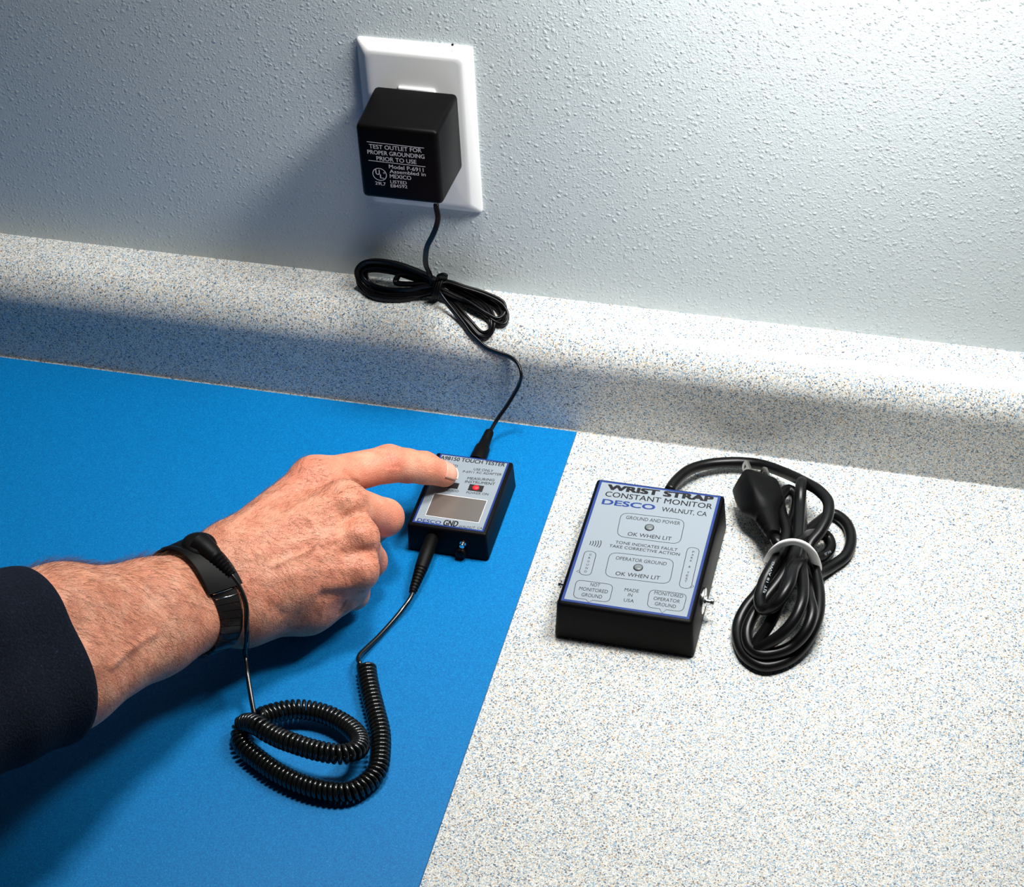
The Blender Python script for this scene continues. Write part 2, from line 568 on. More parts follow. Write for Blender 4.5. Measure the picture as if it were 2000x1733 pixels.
outline(t, [cc + rc * np.array([math.cos(k * .262), 0, math.sin(k * .262)]) for k in range(24)], 0.45, nr, 0.08)
rr_ = A1(478, 1290); outline(t, [rr_ + .5 * np.array([math.cos(k * .785), 0, math.sin(k * .785)]) for k in range(8)], 0.25, nr, 0.08)
t.build('lettering', M_WHITEINK, ad)

# ------------------------------------------------------------------ adapter cord: hangs down, bundled loops, runs to the tester
c2 = lambda x, y: (660 + x / 3.3325, 380 + y / 3.3325)
zip_sec = []
for sgn in (1, -1):
    for a_ in np.linspace(-115, 115, 8):
        zip_sec.append((sgn * (0.80 + 0.92 * math.cos(math.radians(a_))) if True else 0, sgn * 0.92 * math.sin(math.radians(a_))))
zip_sec = np.array(zip_sec)
tie = P(852, 556, y=27)


def B(x, y, yy):
    """point seen at photo x, y, kept clear of the rolled backsplash"""
    for _ in range(80):
        q = P(x, y, y=yy)
        if yy <= FY - 2.2: break
        sz = HS if yy > FY + RR else HS - RR + math.sqrt(max(0.0, RR * RR - (FY + RR - yy) ** 2))
        if q[2] > sz + 1.9: break
        yy -= 0.5
    return q


path = [B(852, 399, 14), B(852, 404, 14), B(855.5, 425, 13), B(852, 443, 13), B(844.5, 461, 14), B(835, 480, 16), B(831.5, 498, 19), B(832, 518, 23), B(841, 541, 27)]
lapsL = [((842, 566), (790, 576), (735, 574), (707, 556), (697, 530), (712, 513), (760, 514), (815, 532)),
         ((840, 560), (800, 566), (750, 564), (715, 550), (705, 532), (722, 520), (770, 525), (820, 540)),
         ((842, 572), (790, 582), (730, 578), (706, 562), (700, 544), (716, 528), (760, 530), (818, 546)),
         ((838, 556), (800, 556), (770, 552), (776, 538), (800, 536), (815, 540), (822, 543), (830, 548)),
         ((842, 570), (785, 572), (740, 566), (718, 548), (716, 530), (740, 517), (780, 518), (820, 535))]
lapsR = [((872, 553), (905, 563), (950, 578), (982, 596), (992, 616), (986, 634), (968, 630), (930, 600), (890, 580)),
         ((872, 557), (900, 570), (935, 588), (958, 608), (964, 634), (955, 655), (940, 655), (912, 625), (882, 590)),
         ((872, 550), (910, 561), (952, 574), (984, 592), (986, 610), (974, 622), (950, 612), (915, 590), (885, 575)),
         ((874, 562), (904, 578), (938, 598), (955, 620), (958, 644), (944, 650), (920, 628), (900, 605), (878, 583)),
         ((872, 555), (905, 567), (945, 584), (972, 602), (978, 618), (966, 622), (935, 606), (905, 592), (880, 578))]
rnd = random.Random(5)
NLAP = 9
for k in range(NLAP):
    kk = k % 5
    jx, jy = (0, 0) if k < 5 else (rnd.uniform(2, 5), rnd.uniform(-2, 3))
    yb = 25.5 + 0.9 * k
    ys = [yb - 1, yb - 3, yb - 2, yb + 1, yb + 3, yb + 5, yb + 5, yb + 3]
    for (q_, yy) in zip(lapsL[kk], ys):
        path.append(B(q_[0] + jx, q_[1] + jy, min(yy, 38.5)))
    if k == NLAP - 1: break
    ys = [yb + 2, yb + 1, yb, yb - 3, yb - 7, yb - 12, yb - 12, yb - 7, yb - 3]
    path.append(B(858 + rnd.uniform(-3, 3), 550 + rnd.uniform(-3, 6), 26 + .8 * k))
    for (q_, yy) in zip(lapsR[kk], ys):
        path.append(B(q_[0] - jx, q_[1] + jy, min(yy, 36)))
path += [B(850, 558, 23), B(862, 578, 20), B(888, 611, 14.5), B(905, 632, 12.0), B(918, 650, 10), B(932, 664, 8), B(948, 678, 7), B(968, 687, 5), B(990, 695, 1.5), B(1004, 703, -1), B(1013, 714, -4),
         B(1018, 731, -8), P(1015, 748, z=42), P(1004, 770, z=33), P(987, 797, z=24), P(972, 818, z=18), P(957, 843, z=12.9)]
path = spline(path, 1.2)
MB().tube(path, 1.0, section=zip_sec, up=(1, 0.2, 0.2), twist=0.004).build('cord', M_CORD, ad, smooth=True)
bp0 = P(956, 844, z=12.6); bp1 = P(931, 903, z=11.5)
dv = bp1 - bp0; L_ = np.linalg.norm(dv)
MB().lathe(bp0, dv, [(-1, 1.4), (0, 2.7), (2, 3.0), (3, 2.8), (4, 3.1), (5, 2.9), (6, 3.25), (7, 3.0), (9, 3.4), (L_ * .5, 3.7), (L_ * .55, 4.7), (L_ - .6, 5.2), (L_, 5.2)], 20).build('barrel_plug', M_RUBBER, ad, auto=50)
tw = MB()
tdir = B(900, 572, 27) - B(815, 545, 27); tdir /= np.linalg.norm(tdir)
e1 = np.array([0, 0, 1.]) - tdir[2] * tdir; e1 /= np.linalg.norm(e1); e2 = np.cross(tdir, e1)
loop = []
for i in range(60):
    a_ = i / 59 * 2 * math.pi * 3
    loop.append(tie + e1 * 7.2 * math.cos(a_) + e2 * 7.6 * math.sin(a_) + tdir * (i / 59 * 4 - 2) + np.array([2, 1, -1.5]))
loop += [P(855, 540, y=20), P(862, 536, y=19), P(869, 536, y=19), P(873, 539, y=19)]
tw.tube(spline(loop, 1.0), 1.0, n=8)
tieo = tw.build('twist_tie', M_RUBBER, None, smooth=True)
tieo['label'] = 'black twist tie wrapped around the looped adapter cord on the backsplash'; tieo['category'] = 'twist tie'

# ------------------------------------------------------------------ touch tester
ZT = 22.5
c3 = lambda x, y: (760 + x / 5.59, 820 + y / 5.59)
T3 = lambda x, y, z=ZT: P(*c3(x, y), z=z)
tc = [T3(500, 350), T3(1340, 452), T3(1080, 1262), T3(215, 1142)]
tx0 = (tc[0][0] + tc[3][0]) / 2; tx1 = (tc[1][0] + tc[2][0]) / 2; ty1 = (tc[0][1] + tc[1][1]) / 2; ty0 = (tc[2][1] + tc[3][1]) / 2
tt = empty('touch_tester', ((tx0 + tx1) / 2, (ty0 + ty1) / 2, 2.0), 'small black touch tester box with silver label and red light, under the fingertip', 'tester')
MB().box((tx0 - .8, ty0 - .8, 2.0), (tx1 + .8, ty1 + .8, ZT), 1.6, 3, (0.8, 0.8)).build('case', M_BLACK, tt, auto=45)
lab = [T3(530, 375), T3(1300, 457), T3(1050, 1225), T3(280, 1127)]
lx0 = (lab[0][0] + lab[3][0]) / 2; lx1 = (lab[1][0] + lab[2][0]) / 2; ly1 = (lab[0][1] + lab[1][1]) / 2; ly0 = (lab[2][1] + lab[3][1]) / 2
MB().box((lx0, ly0, ZT - .1), (lx1, ly1, ZT + .12)).build('label_border', M_BLUEINK, tt, label='blue border of the label')
MB().box((lx0 + 1.1, ly0 + 1.1, ZT), (lx1 - 1.1, ly1 - 1.1, ZT + .18)).build('label_panel', M_LABEL, tt, label='silver grey printed label')
ZL = ZT + .18
t = MB(); tb = MB(); upy = (0, 1, 0); nz = (0, 0, 1)
Q3 = lambda p: P(*c3(*p), z=ZL)
for s_, l_, r_, h_, o_ in (('GND', (585, 1152), (740, 1168), 4.6, .035), ('WALNUT, CA', (753, 1176), (1015, 1200), 1.9, .005)):
    put_text(t, s_, Q3(l_), Q3(r_), h_, upy, nz, 0.05, o_)
t.build('lettering', M_INK, tt); t = MB()
for s_, l_, r_, h_, o_ in (('A98150 TOUCH TESTER', (556, 430), (1257, 512), 3.2, .025), ('ED', (690, 512), (745, 520), 2.0, .005), ('USE ONLY', (920, 552), (1132, 572), 2.0, .005),
                           ('P-6911 AC ADAPTER', (803, 577), (1225, 612), 2.0, .005), ('MEASURING', (850, 652), (1145, 674), 2.2, .01), ('INSTRUMENT', (825, 688), (1150, 716), 2.2, .01),
                           ('GOOD', (625, 780), (755, 794), 1.9, .005), ('POWER ON', (840, 806), (1080, 828), 2.0, .005)):
    put_text(t, s_, Q3(l_), Q3(r_), h_, upy, nz, 0.05, o_)
t.build('lettering', M_INK, tt)

put_text(tb, 'DESCO', Q3((303, 1108)), Q3((560, 1142)), 2.6, upy, nz, 0.05, .03)
tb.build('emblem', M_BLUEINK, tt, label='blue lettering on the label')


def flat_rect(c, z0, z1, name, mat, parent, bev=0.0, label=None):
    xa = (c[0][0] + c[3][0]) / 2; xb = (c[1][0] + c[2][0]) / 2; ya = (c[2][1] + c[3][1]) / 2; yb = (c[0][1] + c[1][1]) / 2
    MB().box((xa, ya, z0), (xb, yb, z1), bev, 1).build(name, mat, parent, label=label)
    return xa, xb, ya, yb


w1 = flat_rect([Q3((598, 680)), Q3((768, 692)), Q3((748, 756)), Q3((590, 738))], ZL - .1, ZL + .12, 'indicator_window', M_DARKWIN, tt, label='dark unlit indicator window')
w2 = flat_rect([Q3((878, 706)), Q3((1037, 722)), Q3((1017, 790)), Q3((860, 772))], ZL - .1, ZL + .12, 'indicator_window', M_DARKWIN, tt, label='indicator window with a red light')
rc = Q3((947, 747))
MB().lathe((rc[0], rc[1], ZL + .02), (0, 0, 1), [(0, 2.05), (.5, 2.0), (.9, 1.5), (1.05, .3)], 20).build('red_light', M_RED, tt, smooth=True, label='glowing red power light')
tpc = [Q3((490, 812)), Q3((1058, 880)), Q3((985, 1118)), Q3((405, 1047))]
xa, xb, ya, yb = flat_rect(tpc, ZL - .1, ZL + .25, 'touch_plate', M_BRASSY, tt, .1)
fr = MB(); outline(fr, [np.array((xa - .3, ya - .3, ZL)), np.array((xb + .3, ya - .3, ZL)), np.array((xb + .3, yb + .3, ZL)), np.array((xa - .3, yb + .3, ZL))], .45, nz, .08)
fr.build('plate_outline', M_WHITEINK, tt)
fyt = ty0 - .9
jk = P(842, 1055, y=fyt); sj = P(904, 1062, y=fyt)
MB().lathe((jk[0], fyt + 1, jk[2]), (0, -1, 0), [(0, 3.4), (1.6, 3.4), (1.9, 3.0)], 20).build('jack', M_STEEL, tt, auto=40, label='chromed rim of the banana jack')
MB().lathe((sj[0], fyt + 1, sj[2]), (0, -1, 0), [(0, 1.9), (1.2, 1.9), (1.4, 1.2), (2.6, 1.1), (2.9, 1.6), (3.6, 1.5), (3.9, .8)], 20).build('snap_stud', M_STEEL, tt, auto=40, label='steel snap stud')
gk = P(900, 1082, z=6.0)
MB().lathe((gk[0], gk[1] + 5, 6.6), (0, -1, 0), [(0, 3.6), (4, 3.6), (6, 3.4), (7, 2.4)], 18).build('knob', M_RUBBER, tt, auto=50)

# ------------------------------------------------------------------ wrist strap monitor
ZM = 27.0
c7 = lambda x, y: (1060 + x / 4.3325, 900 + y / 4.3325)
T7 = lambda x, y: P(*c7(x, y), z=ZM)
mc = [T7(452, 152), T7(1530, 275), T7(1275, 1368), T7(118, 1215)]
mx0 = (mc[0][0] + mc[3][0]) / 2; mx1 = (mc[1][0] + mc[2][0]) / 2; my1 = (mc[0][1] + mc[1][1]) / 2; my0 = (mc[2][1] + mc[3][1]) / 2
mn = empty('wrist_strap_monitor', ((mx0 + mx1) / 2, (my0 + my1) / 2, 0), 'large black wrist strap monitor box with silver label and power cord, on the bare countertop', 'monitor')
MB().box((mx0 - 1.8, my0 - 1.2, 0.0), (mx1 + 2.0, my1 + 1.2, ZM), 2.4, 3, (1.8, 1.2)).build('case', M_BLACK, mn, auto=45)
lab = [T7(475, 178), T7(1510, 290), T7(1240, 1338), T7(158, 1190)]
lx0 = (lab[0][0] + lab[3][0]) / 2; lx1 = (lab[1][0] + lab[2][0]) / 2; ly1 = (lab[0][1] + lab[1][1]) / 2; ly0 = (lab[2][1] + lab[3][1]) / 2
MB().box((lx0, ly0, ZM - .1), (lx1, ly1, ZM + .12)).build('label_border', M_BLUEINK, mn, label='blue border of the label')
MB().box((lx0 + 1.5, ly0 + 1.5, ZM), (lx1 - 1.5, ly1 - 1.5, ZM + .18)).build('label_panel', M_LABEL, mn, label='silver grey printed label')
ZM2 = ZM + .18
Q7 = lambda p: P(*c7(*p), z=ZM2)
t = MB()
for s_, l_, r_, h_, o_ in (('WRIST STRAP', (548, 243), (1432, 348), 4.3, .12), ('CONSTANT MONITOR', (525, 300), (1430, 410), 4.3, .012), ('WALNUT, CA', (1003, 428), (1385, 472), 3.7, .008),
                           ('GROUND AND POWER', (703, 493), (1160, 545), 2.8, 0), ('OK WHEN LIT', (715, 633), (1085, 677), 3.0, .003), ('TONE INDICATES FAULT', (612, 700), (1137, 767), 2.3, .003),
                           ('TAKE CORRECTIVE ACTION', (560, 731), (1157, 806), 2.3, .003), ('OPERATOR GROUND', (615, 836), (1045, 888), 2.7, 0), ('OK WHEN LIT', (612, 968), (988, 1010), 3.0, .003),
                           ('NOT', (400, 1062), (480, 1070), 2.7, 0), ('MONITORED', (305, 1095), (547, 1125), 2.7, 0), ('GROUND', (325, 1146), (498, 1168), 2.7, 0),
                           ('MADE', (690, 1104), (810, 1118), 2.5, 0), ('IN', (718, 1148), (756, 1153), 2.5, 0), ('USA', (683, 1192), (768, 1203), 2.5, 0),
                           ('MONITORED', (942, 1130), (1185, 1163), 2.6, 0), ('OPERATOR', (935, 1178), (1158, 1207), 2.6, 0), ('GROUND', (945, 1223), (1124, 1250), 2.6, 0)):
    put_text(t, s_, Q7(l_), Q7(r_), h_, upy, nz, 0.05, o_)
for word, p0, p1, nrot in (('GROUND', (392, 802), (352, 945), 0), ('PARK & TEST', (1264, 780), (1199, 1030), 0)):
    n_ = len(word)
    for i, ch in enumerate(word):
        if ch == ' ': continue
        f_ = i / (n_ - 1)
        x_ = p0[0] + (p1[0] - p0[0]) * f_; y_ = p0[1] + (p1[1] - p0[1]) * f_
        put_text(t, ch, Q7((x_, y_)), Q7((x_ + 18, y_ + 2)), 1.55, upy, nz, 0.05, .003)
for c_, r_, tl in (([(665, 438), (1205, 502), (1160, 708), (625, 640)], 5.0, None), ([(570, 773), (1115, 838), (1072, 1047), (522, 980)], 5.0, None),
                   ([(358, 760), (457, 775), (405, 975), (305, 962)], 3.2, (3, .13, .06, (285, 938))), ([(1228, 730), (1330, 745), (1252, 1088), (1150, 1072)], 3.2, (1, .93, .05, (1278, 1068))),
                   ([(285, 1008), (598, 1050), (562, 1200), (255, 1160)], 3.5, (2, .55, .09, (390, 1200))), ([(908, 1090), (1222, 1132), (1185, 1280), (880, 1240)], 3.5, (2, .55, .09, (1010, 1292)))):
    cs = [Q7(x) for x in c_]
    tail = None
    if tl: tail = (tl[0], tl[1], tl[2], Q7(tl[3]))
    outline(t, round_quad(cs, r_, tail), 0.32, nz, .05)
for i in range(5):
    c0 = np.array(Q7((392 + i * 19, 696 + i * 2)))
    L0 = 1.9 + .42 * i
    outline(t, [c0 + np.array([.9 * math.cos(a_) * (1 + .2 * i), L0 * math.sin(a_), 0]) for a_ in np.linspace(-1.0, 1.0, 8)], 0.45, nz, .05, False)
t.build('lettering', M_INK, mn)
tb = MB(); put_text(tb, 'DESCO', Q7((500, 366)), Q7((942, 417)), 4.3, upy, nz, 0.05, .06)
tb.build('emblem', M_BLUEINK, mn, label='blue lettering on the label')
for p_ in ((903, 567), (808, 906)):
    q = Q7(p_)
    ld = MB().lathe((q[0], q[1], ZM2), (0, 0, 1), [(0, 2.75), (.35, 2.75), (.5, 2.5)], 28).build('led_ring', M_INK, mn, auto=50)
    MB().lathe((q[0], q[1], ZM2), (0, 0, 1), [(0, 2.4), (.5, 2.35), (.75, 1.8), (.9, .5)], 24).build('led', M_LED, ld, smooth=True, label='grey unlit indicator light')
mxr = mx1 + 1.4
sr = P(*c7(1375, 1195), y=(my0 + 18)); sr = P(*c7(1378, 1195), z=14.0)
sy = sr[1]
MB().lathe((mxr - .6, sy, 14.5), (1, 0, 0), [(0, 7.6), (1.0, 7.6), (1.3, 7.0), (1.4, 3.2), (2.2, 3.0), (2.4, 1.6), (4.4, 1.5), (4.8, 2.4), (6.2, 2.4), (6.8, 1.4)], 28).build('snap_stud', M_STEEL, mn, auto=40, label='steel snap stud with a wide washer on the right side')
sl = P(*c7(150, 1035), z=16.0)
MB().lathe((mx0 + .8, sl[1], 15.0), (-1, 0, 0), [(0, 3.5), (1.6, 3.5), (2.0, 2.0), (2.2, 1.5), (4.2, 1.5), (4.6, 2.3), (5.8, 2.3), (6.2, 1.4)], 24).build('snap_stud', M_STEEL, mn, auto=40, label='steel snap stud on the left side')

# monitor power cord -------------------------------------------------
c8 = lambda x, y: (1280 + x / 3.467, 860 + y / 3.467)
C8 = lambda x, y, z: P(*c8(x, y), z=z)
R8 = 3.4
cp = [C8(95, 345, 12), C8(120, 300, 12), C8(225, 205, 10), C8(350, 165, 8), C8(520, 150, 7), C8(700, 163, 8), C8(860, 215, 12), C8(1010, 285, 20), C8(1110, 345, 26), C8(1170, 420, 28), C8(1165, 520, 27), C8(1115, 620, 25), C8(1040, 730, 22),
      # lower loop 1 (right outside, big)
      C8(1085, 900, 16), C8(1110, 1050, 14), C8(1100, 1190, 12), C8(1050, 1320, 9), C8(960, 1440, 5), C8(850, 1510, 4), C8(730, 1530, 4), C8(620, 1470, 4), C8(565, 1370, 4), C8(560, 1250, 5), C8(610, 1140, 8), C8(690, 1040, 11), C8(770, 920, 15), C8(850, 790, 18),
      # upper loop right
      C8(930, 700, 14), C8(1010, 640, 9), C8(1100, 560, 6), C8(1200, 500, 4), C8(1290, 560, 4), C8(1325, 670, 4), C8(1290, 780, 4), C8(1200, 850, 4), C8(1110, 905, 6), C8(1040, 960, 12),
      # lower loop 2
      C8(1040, 1060, 22), C8(1060, 1170, 22), C8(1020, 1290, 18), C8(930, 1390, 12), C8(820, 1440, 10), C8(710, 1450, 9), C8(640, 1400, 9), C8(620, 1300, 11), C8(655, 1200, 14), C8(740, 1080, 18), C8(840, 950, 22), C8(920, 820, 25),
      # upper narrow loop
      C8(960, 700, 26), C8(975, 560, 24), C8(980, 430, 24), C8(985, 330, 27), C8(990, 285, 24), C8(985, 320, 17), C8(985, 430, 14), C8(990, 560, 14), C8(985, 700, 18),
      # lower loop 3
      C8(990, 850, 28), C8(1000, 980, 30), C8(990, 1100, 30), C8(940, 1220, 26), C8(850, 1320, 20), C8(740, 1390, 13), C8(660, 1430, 8), C8(690, 1370, 11), C8(780, 1230, 19), C8(850, 1080, 27), C8(900, 940, 31), C8(940, 800, 32),
      # upper loop to the right inside
      C8(985, 680, 26), C8(1060, 640, 14), C8(1160, 650, 8), C8(1185, 720, 6), C8(1130, 790, 8), C8(1040, 800, 14),
      # lower loop 4, short
      C8(940, 860, 35), C8(900, 990, 37), C8(820, 1110, 32), C8(735, 1150, 24), C8(705, 1085, 22), C8(735, 960, 24), C8(800, 840, 27), C8(860, 740, 27),
      # upper loop left then back to the plug
      C8(890, 620, 22), C8(850, 480, 16), C8(845, 390, 12), C8(900, 335, 10), C8(950, 370, 9), C8(945, 480, 8), C8(900, 600, 9), C8(860, 690, 16), C8(835, 705, 21), C8(815, 670, 21), C8(795, 640, 20)]
cp = spline(cp, 2.0)
MB().tube(cp, R8, n=14).build('cord', M_CORD, mn, smooth=True)
# three-pin plug
pa = C8(672, 305, 15.5); pb = C8(800, 645, 23)
ax = pb - pa; Lp = np.linalg.norm(ax); ax /= Lp
side = np.cross([0, 0, 1.], ax); side /= np.linalg.norm(side); upn = np.cross(ax, side)
if side @ RM[:, 0] < 0: side = -side; upn = -upn
if upn[2] < 0: upn = -upn
_r = math.radians(28); side, upn = side * math.cos(_r) - upn * math.sin(_r), upn * math.cos(_r) + side * math.sin(_r)
secs = [(0.0, 11.4, 9.2), (0.025, 12.0, 9.8), (0.16, 12.2, 10.2), (0.30, 11.9, 10.2), (0.42, 10.8, 9.6), (0.52, 9.2, 8.4), (0.60, 7.6, 7.0), (0.66, 6.6, 6.2), (0.70, 6.9, 6.4), (0.73, 5.8, 5.6), (0.77, 6.2, 5.9), (0.80, 5.2, 5.0), (0.84, 5.6, 5.4), (0.87, 4.7, 4.6), (0.91, 5.0, 4.9), (0.95, 4.2, 4.2), (1.0, 3.9, 3.9)]
V = []; F = []; n = 24
for (t_, wa, wb) in secs:
    c_ = pa + ax * Lp * t_
    for j in range(n):
        a_ = 2 * math.pi * j / n
        ca, sa = math.cos(a_), math.sin(a_)
        e = 0.34 if t_ < .45 else 0.9
        V.append(c_ + side * wa * math.copysign(abs(ca) ** e, ca) + upn * wb * math.copysign(abs(sa) ** e, sa))
for i in range(len(secs) - 1):
    for j in range(n):
        k = (j + 1) % n; F.append((i * n + j, i * n + k, (i + 1) * n + k, (i + 1) * n + j))
F.append(tuple(range(n))); F.append(tuple((len(secs) - 1) * n + j for j in range(n)))
plug = MB().add(V, F).build('power_plug', M_RUBBER, mn, auto=60)


def blade(off_s, off_u):
    bm = MB()
    R_ = Matrix(((side[0], upn[0], -ax[0], 0), (side[1], upn[1], -ax[1], 0), (side[2], upn[2], -ax[2], 0), (0, 0, 0, 1)))
    o_ = pa + side * off_s + upn * off_u
    m_ = Matrix.Translation(Vector(o_)) @ R_
    # flat blade with pointed end and a hole
    w, th, Lb = 3.15, .75, 14.0
    V = []; F = []
    outl = [(-w, 0), (w, 0), (w, Lb - 2.5), (w * .45, Lb), (-w * .45, Lb), (-w, Lb - 2.5)]
    hole = [(1.4 * math.cos(a), Lb - 4.5 + 1.4 * math.sin(a)) for a in np.linspace(-math.pi / 2, 1.5 * math.pi, 13)[:-1]]
    bmm = bmesh.new()
    vo = [bmm.verts.new((0, x, y)) for x, y in outl]; vh = [bmm.verts.new((0, x, y)) for x, y in hole]
    es = [bmm.edges.new((vo[i], vo[(i + 1) % 6])) for i in range(6)] + [bmm.edges.new((vh[i], vh[(i + 1) % 12])) for i in range(12)]
    bmesh.ops.triangle_fill(bmm, edges=es, use_beauty=True)
    r_ = bmesh.ops.extrude_face_region(bmm, geom=bmm.faces[:])
    bmesh.ops.translate(bmm, verts=[g for g in r_['geom'] if isinstance(g, bmesh.types.BMVert)], vec=(th * 2, 0, 0))
    bmesh.ops.transform(bmm, matrix=m_ @ Matrix.Translation((-th, 0, 0)), verts=bmm.verts[:])
    bm.bm(bmm)
    return bm


blade(-6.3, 5.0).build('blade', M_STEEL, plug); blade(6.3, 5.0).build('blade', M_STEEL, plug)
MB().lathe(pa + ax * 2 - upn * 6.0, -ax, [(0, 2.4), (15, 2.4), (17, 1.6), (17.4, .4)], 14).build('ground_pin', M_STEEL, plug, auto=40)
# printed lettering along the cord: short marks of text
pt = MB()


def cord_text(s, a, b, h, toward):
    a = np.asarray(a); b = np.asarray(b); d = (b - a) / np.linalg.norm(b - a)
    nrm = CAM - (a + b) / 2; nrm -= nrm.dot(d) * d; nrm /= np.linalg.norm(nrm)
    upv_ = np.cross(nrm, d)
    put_text(pt, s, a, b, h, upv_, nrm, R8 + .12, .01)


cord_text('SJT 18 AWG', C8(735, 1060, 23.5), C8(800, 850, 27.0), 1.25, None)
pt.build('cord_print', M_LABEL, mn, label='small pale printing along the cord'); pt = MB()
cord_text('SJT 3/18', C8(1128, 790, 8.5), C8(1170, 770, 8), 1.25, None)
pt.build('cord_print', M_LABEL, mn, label='small pale printing along the cord')

# white rubber band around the bundle
rb = [C8(765, 815, 8), C8(775, 795, 22), C8(815, 740, 33), C8(870, 700, 39), C8(935, 688, 41), C8(1000, 705, 40), C8(1050, 750, 35), C8(1078, 800, 27), C8(1092, 860, 14), C8(1075, 880, 3), C8(1000, 800, 1.6), C8(880, 760, 1.6), C8(800, 800, 2), C8(765, 815, 8)]
rbp = spline(rb, 1.5)
bo = MB().tube(rbp, 1.0, section=np.array([(math.cos(a) * 1.9 if False else math.cos(a) * 1.3, math.sin(a) * 3.1) for a in np.linspace(0, 2 * math.pi, 13)[:-1]]), up=(0, 0, 1)).build('rubber_band', M_BAND, None, smooth=True)
bo['label'] = 'white rubber band holding the looped thick black cord together'; bo['category'] = 'rubber band'

# ------------------------------------------------------------------ the person's forearm and hand: one continuous surface from a distance field
def cap(a, b, ra, rb): return (np.asarray(a, float), np.asarray(b, float), float(ra), float(rb))


def px(x, y, z): return P(x, y, z=z)


h_ = {}
h_['Wr'] = px(402, 1122, 60); h_['Wu'] = px(440, 1186, 47)
h_['Fr'] = px(120, 1206, 104); h_['Fu'] = px(125, 1318, 90)
h_['F2r'] = h_['Fr'] + (h_['Fr'] - h_['Wr']) * 1.0 + np.array([0, 0, 4]); h_['F2u'] = h_['Fu'] + (h_['Fu'] - h_['Wu']) * 1.0
h_['Mr'] = px(290, 1172, 78); h_['Mu'] = px(300, 1240, 66)
iM, iP, iD, iT = px(618, 938, 66), px(760, 906, 53), px(828, 914, 41), px(868, 927, 31.5)
mM, mP, mD, mT = px(672, 985, 68), px(752, 1011, 42), px(728, 1030, 17), px(668, 1030, 14)
rM, rP, rD, rT = px(698, 1052, 58), px(722, 1096, 27), px(690, 1090, 13), px(640, 1085, 16)
pM, pP, pD, pT = px(698, 1116, 46), px(690, 1160, 20), px(660, 1150, 12), px(620, 1130, 15)
groups = []
arm = [cap(h_['Wr'], h_['Mr'], 16.0, 20.0), cap(h_['Mr'], h_['Fr'], 20.0, 25.5), cap(h_['Fr'], h_['F2r'], 26, 30),
       cap(h_['Wu'], h_['Mu'], 17, 21), cap(h_['Mu'], h_['Fu'], 21, 27.9), cap(h_['Fu'], h_['F2u'], 27.5, 31)]
palm = [cap(h_['Wr'], px(446, 1082, 64), 16.0, 15.5), cap(px(446, 1082, 64), iM, 15.5, 13.0),
        cap(px(450, 1105, 65), mM, 15, 13.0), cap(px(455, 1145, 60), rM, 15, 12.0), cap(px(462, 1180, 52), pM, 15.5, 11.5),
        cap(h_['Wu'], px(480, 1196, 44), 17, 17), cap(px(478, 1200, 38), px(600, 1182, 31), 16, 14.5), cap(px(600, 1182, 31), px(655, 1166, 27), 14.5, 11.5),
        cap(px(470, 1110, 44), px(600, 1040, 42), 17, 15), cap(px(600, 1040, 42), px(660, 1110, 34), 15, 12), cap(px(520, 1150, 42), px(640, 1110, 36), 16, 14)]
knuck = [cap(px(604, 934, 70), px(606, 936, 70), 10.5, 10.5), cap(px(672, 978, 73), px(678, 982, 72), 9.0, 9.0), cap(px(704, 1044, 64), px(706, 1047, 63), 8.6, 8.6), cap(px(706, 1109, 50.5), px(708, 1112, 50), 8.4, 8.4)]
groups.append((arm + palm, 11.0, None))
groups.append((knuck, 0.1, 5.0))
groups.append(([cap(iM, iP, 12.2, 10.6), cap(iP, (iP + iD) / 2, 10.9, 9.6), cap((iP + iD) / 2, iD, 9.6, 9.3), cap(iD, iT, 9.2, 7.6)], 3.5, 7.0))
groups.append(([cap(mM, mP, 12.0, 10.6), cap(mP, mD, 10.4, 9.4), cap(mD, mT, 9.3, 8.2)], 3.5, 5.0))
groups.append(([cap(rM, rP, 11.0, 9.6), cap(rP, rD, 9.6, 9.0), cap(rD, rT, 9.0, 8.0)], 3.5, 4.0))
groups.append(([cap(pM, pP, 10.2, 8.6), cap(pP, pD, 8.8, 8.2), cap(pD, pT, 8.2, 7.9)], 3.5, 4.0))
groups.append(([cap(px(470, 1085, 50), px(575, 1025, 34), 14, 12), cap(px(575, 1025, 34), px(625, 1020, 20), 12, 10.4), cap(px(625, 1020, 20), px(672, 1012, 14), 10.4, 9.0)], 4.0, 5.0))


def smin(a, b, k):
    h = np.maximum(k - np.abs(a - b), 0.0) / k
    return np.minimum(a, b) - h * h * k * 0.25


def d_cap(p, c):
    a, b, ra, rb = c
    ab = b - a; L2 = max(ab.dot(ab), 1e-9)
    t = np.clip(((p - a) @ ab) / L2, 0, 1)
    return np.linalg.norm(p - a - t[..., None] * ab, axis=-1) - (ra + (rb - ra) * t)


def sdf(p):
    """distance field of the arm at points p (n,3)"""
    tot = None
    for caps_, k, ku in groups:
        g = None
        for c in caps_:
            d = d_cap(p, c)
            g = d if g is None else smin(g, d, k)
        tot = g if tot is None else smin(tot, g, ku)
    return tot


def grad(p, e=0.4):
    g = np.stack([sdf(p + np.eye(3)[i] * e) - sdf(p - np.eye(3)[i] * e) for i in range(3)], -1)
    return g / (np.linalg.norm(g, axis=-1, keepdims=True) + 1e-12)


def march(o, d, tmax=2000.0, off=0.0):
    """first hit of rays o+t*d with the arm surface (offset outward by off)"""
    o = np.atleast_2d(np.asarray(o, float)); d = np.atleast_2d(np.asarray(d, float))
    t = np.zeros(len(o))
    for _ in range(90):
        s = sdf(o + t[:, None] * d) - off
        t = np.minimum(t + s * 0.85, tmax)
        if np.all(np.abs(s) < 0.01): break
    return o + t[:, None] * d


